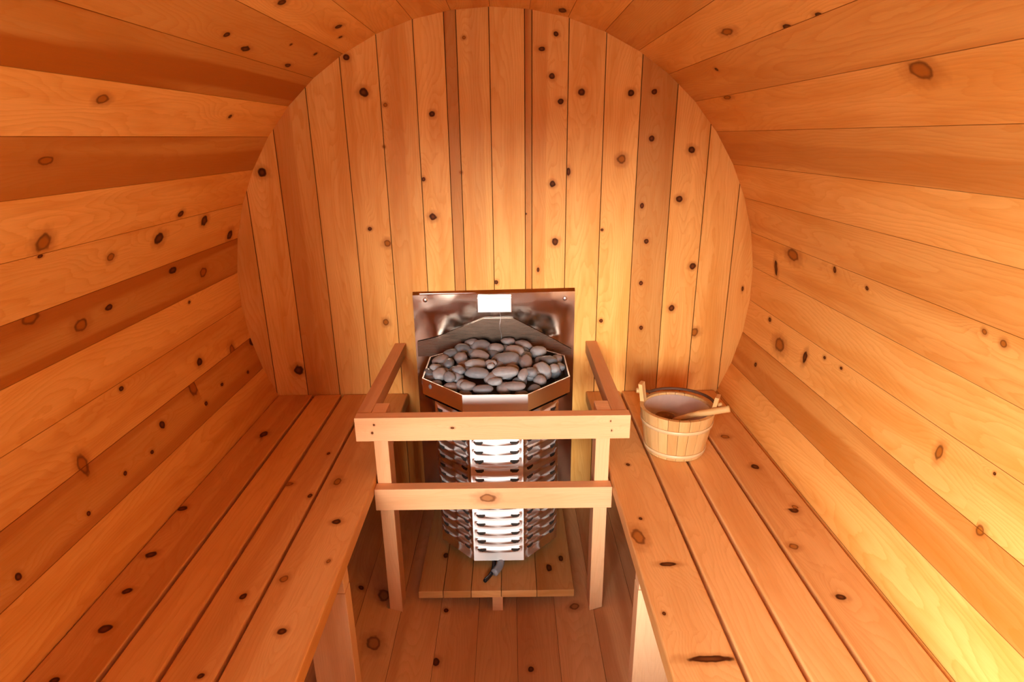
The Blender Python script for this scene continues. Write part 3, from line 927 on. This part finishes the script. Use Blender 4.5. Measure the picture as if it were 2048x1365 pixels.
# ------------------------------------------------------------------ light: daylight through the open doorway
wd = bpy.data.worlds.new('sky')
scene.world = wd
wd.use_nodes = True
nt = wd.node_tree
nt.nodes.clear()
wo = nt.nodes.new('ShaderNodeOutputWorld')
bg = nt.nodes.new('ShaderNodeBackground')
tc = nt.nodes.new('ShaderNodeTexCoord')
sx = nt.nodes.new('ShaderNodeSeparateXYZ')
rp = nt.nodes.new('ShaderNodeValToRGB')
nt.links.new(tc.outputs['Generated'], sx.inputs[0])
mr = nt.nodes.new('ShaderNodeMapRange')
mr.inputs[1].default_value = -1; mr.inputs[2].default_value = 1
nt.links.new(sx.outputs[2], mr.inputs[0])
nt.links.new(mr.outputs[0], rp.inputs[0])
rp.color_ramp.elements[0].position = 0.0
rp.color_ramp.elements[0].color = (.12, .12, .115, 1)
rp.color_ramp.elements[1].position = 1.0
rp.color_ramp.elements[1].color = (.86, .93, 1.0, 1)
for p, c in ((.48, (.16, .155, .15)), (.505, (1.0, .98, .95)), (.62, (1.0, .98, .97))):
    e = rp.color_ramp.elements.new(p); e.color = (*c, 1)
# sky bright to one side, dimmed to the other to keep the left wall dark
m2 = nt.nodes.new('ShaderNodeMapRange'); m2.interpolation_type = 'SMOOTHSTEP'
m2.inputs[1].default_value = -0.72; m2.inputs[2].default_value = -0.20
m2.inputs[3].default_value = 1.0; m2.inputs[4].default_value = 0.025
nt.links.new(sx.outputs[0], m2.inputs[0])
mx = nt.nodes.new('ShaderNodeMix'); mx.data_type = 'RGBA'; mx.blend_type = 'MULTIPLY'
mx.inputs[0].default_value = 1.0
nt.links.new(rp.outputs[0], mx.inputs[6]); nt.links.new(m2.outputs[0], mx.inputs[7])
nt.links.new(mx.outputs[2], bg.inputs[0])
bg.inputs[1].default_value = 27.0
nt.links.new(bg.outputs[0], wo.inputs[0])

sun = bpy.data.lights.new('sun', 'SUN')
sun.energy = 3.0
sun.angle = radians(15)
sun.color = (1.0, .97, .92)
so = bpy.data.objects.new('sun', sun); COL.objects.link(so)
so.location = (-3, -6, 3)
az, el = radians(5), radians(9)       # travels towards +y, leaning to the right wall and down
dr = Vector((sin(az) * cos(el), cos(az) * cos(el), -sin(el)))
so.rotation_euler = dr.to_track_quat('-Z', 'Y').to_euler()

pa = bpy.data.lights.new('doorway_portal', 'AREA')
pa.shape = 'RECTANGLE'
pa.size = DOOR[1] - DOOR[0]; pa.size_y = DOOR[3] - DOOR[2]
pa.cycles.is_portal = True
po = bpy.data.objects.new('doorway_portal', pa); COL.objects.link(po)
po.location = ((DOOR[0] + DOOR[1]) / 2, Y0 - 0.05, (DOOR[2] + DOOR[3]) / 2)
po.rotation_euler = Vector((0, 1, 0)).to_track_quat('-Z', 'Y').to_euler()

# ------------------------------------------------------------------ camera
cd = bpy.data.cameras.new('camera')
cd.sensor_width = 36.0
cd.lens = 1189.53 / 2048 * 36.0
cd.clip_start = 0.01
co = bpy.data.objects.new('camera', cd); COL.objects.link(co)
p_, y_, r_ = 0.3304, 0.0014, -0.0115
f = Vector((sin(y_) * cos(p_), cos(y_) * cos(p_), -sin(p_)))
x = f.cross(Vector((0, 0, 1))).normalized(); u = x.cross(f)
X = x * cos(r_) + u * sin(r_); U = -x * sin(r_) + u * cos(r_)
mt = Matrix((X, U, -f)).transposed().to_4x4()
mt.translation = Vector((0.0511, 0.0, 1.3849))
co.matrix_world = mt
scene.camera = co

scene.view_settings.view_transform = 'Standard'
scene.view_settings.look = 'None'
scene.view_settings.exposure = 0.47
scene.view_settings.gamma = 1.0
scene.view_settings.use_curve_mapping = False
scene.cycles.use_denoising = True
scene.cycles.use_adaptive_sampling = True
scene.cycles.adaptive_threshold = 0.08
scene.cycles.adaptive_min_samples = 20
scene.cycles.max_bounces = 10
scene.cycles.diffuse_bounces = 7
scene.cycles.glossy_bounces = 4
scene.cycles.caustics_reflective = False
scene.cycles.sample_clamp_indirect = 8.0
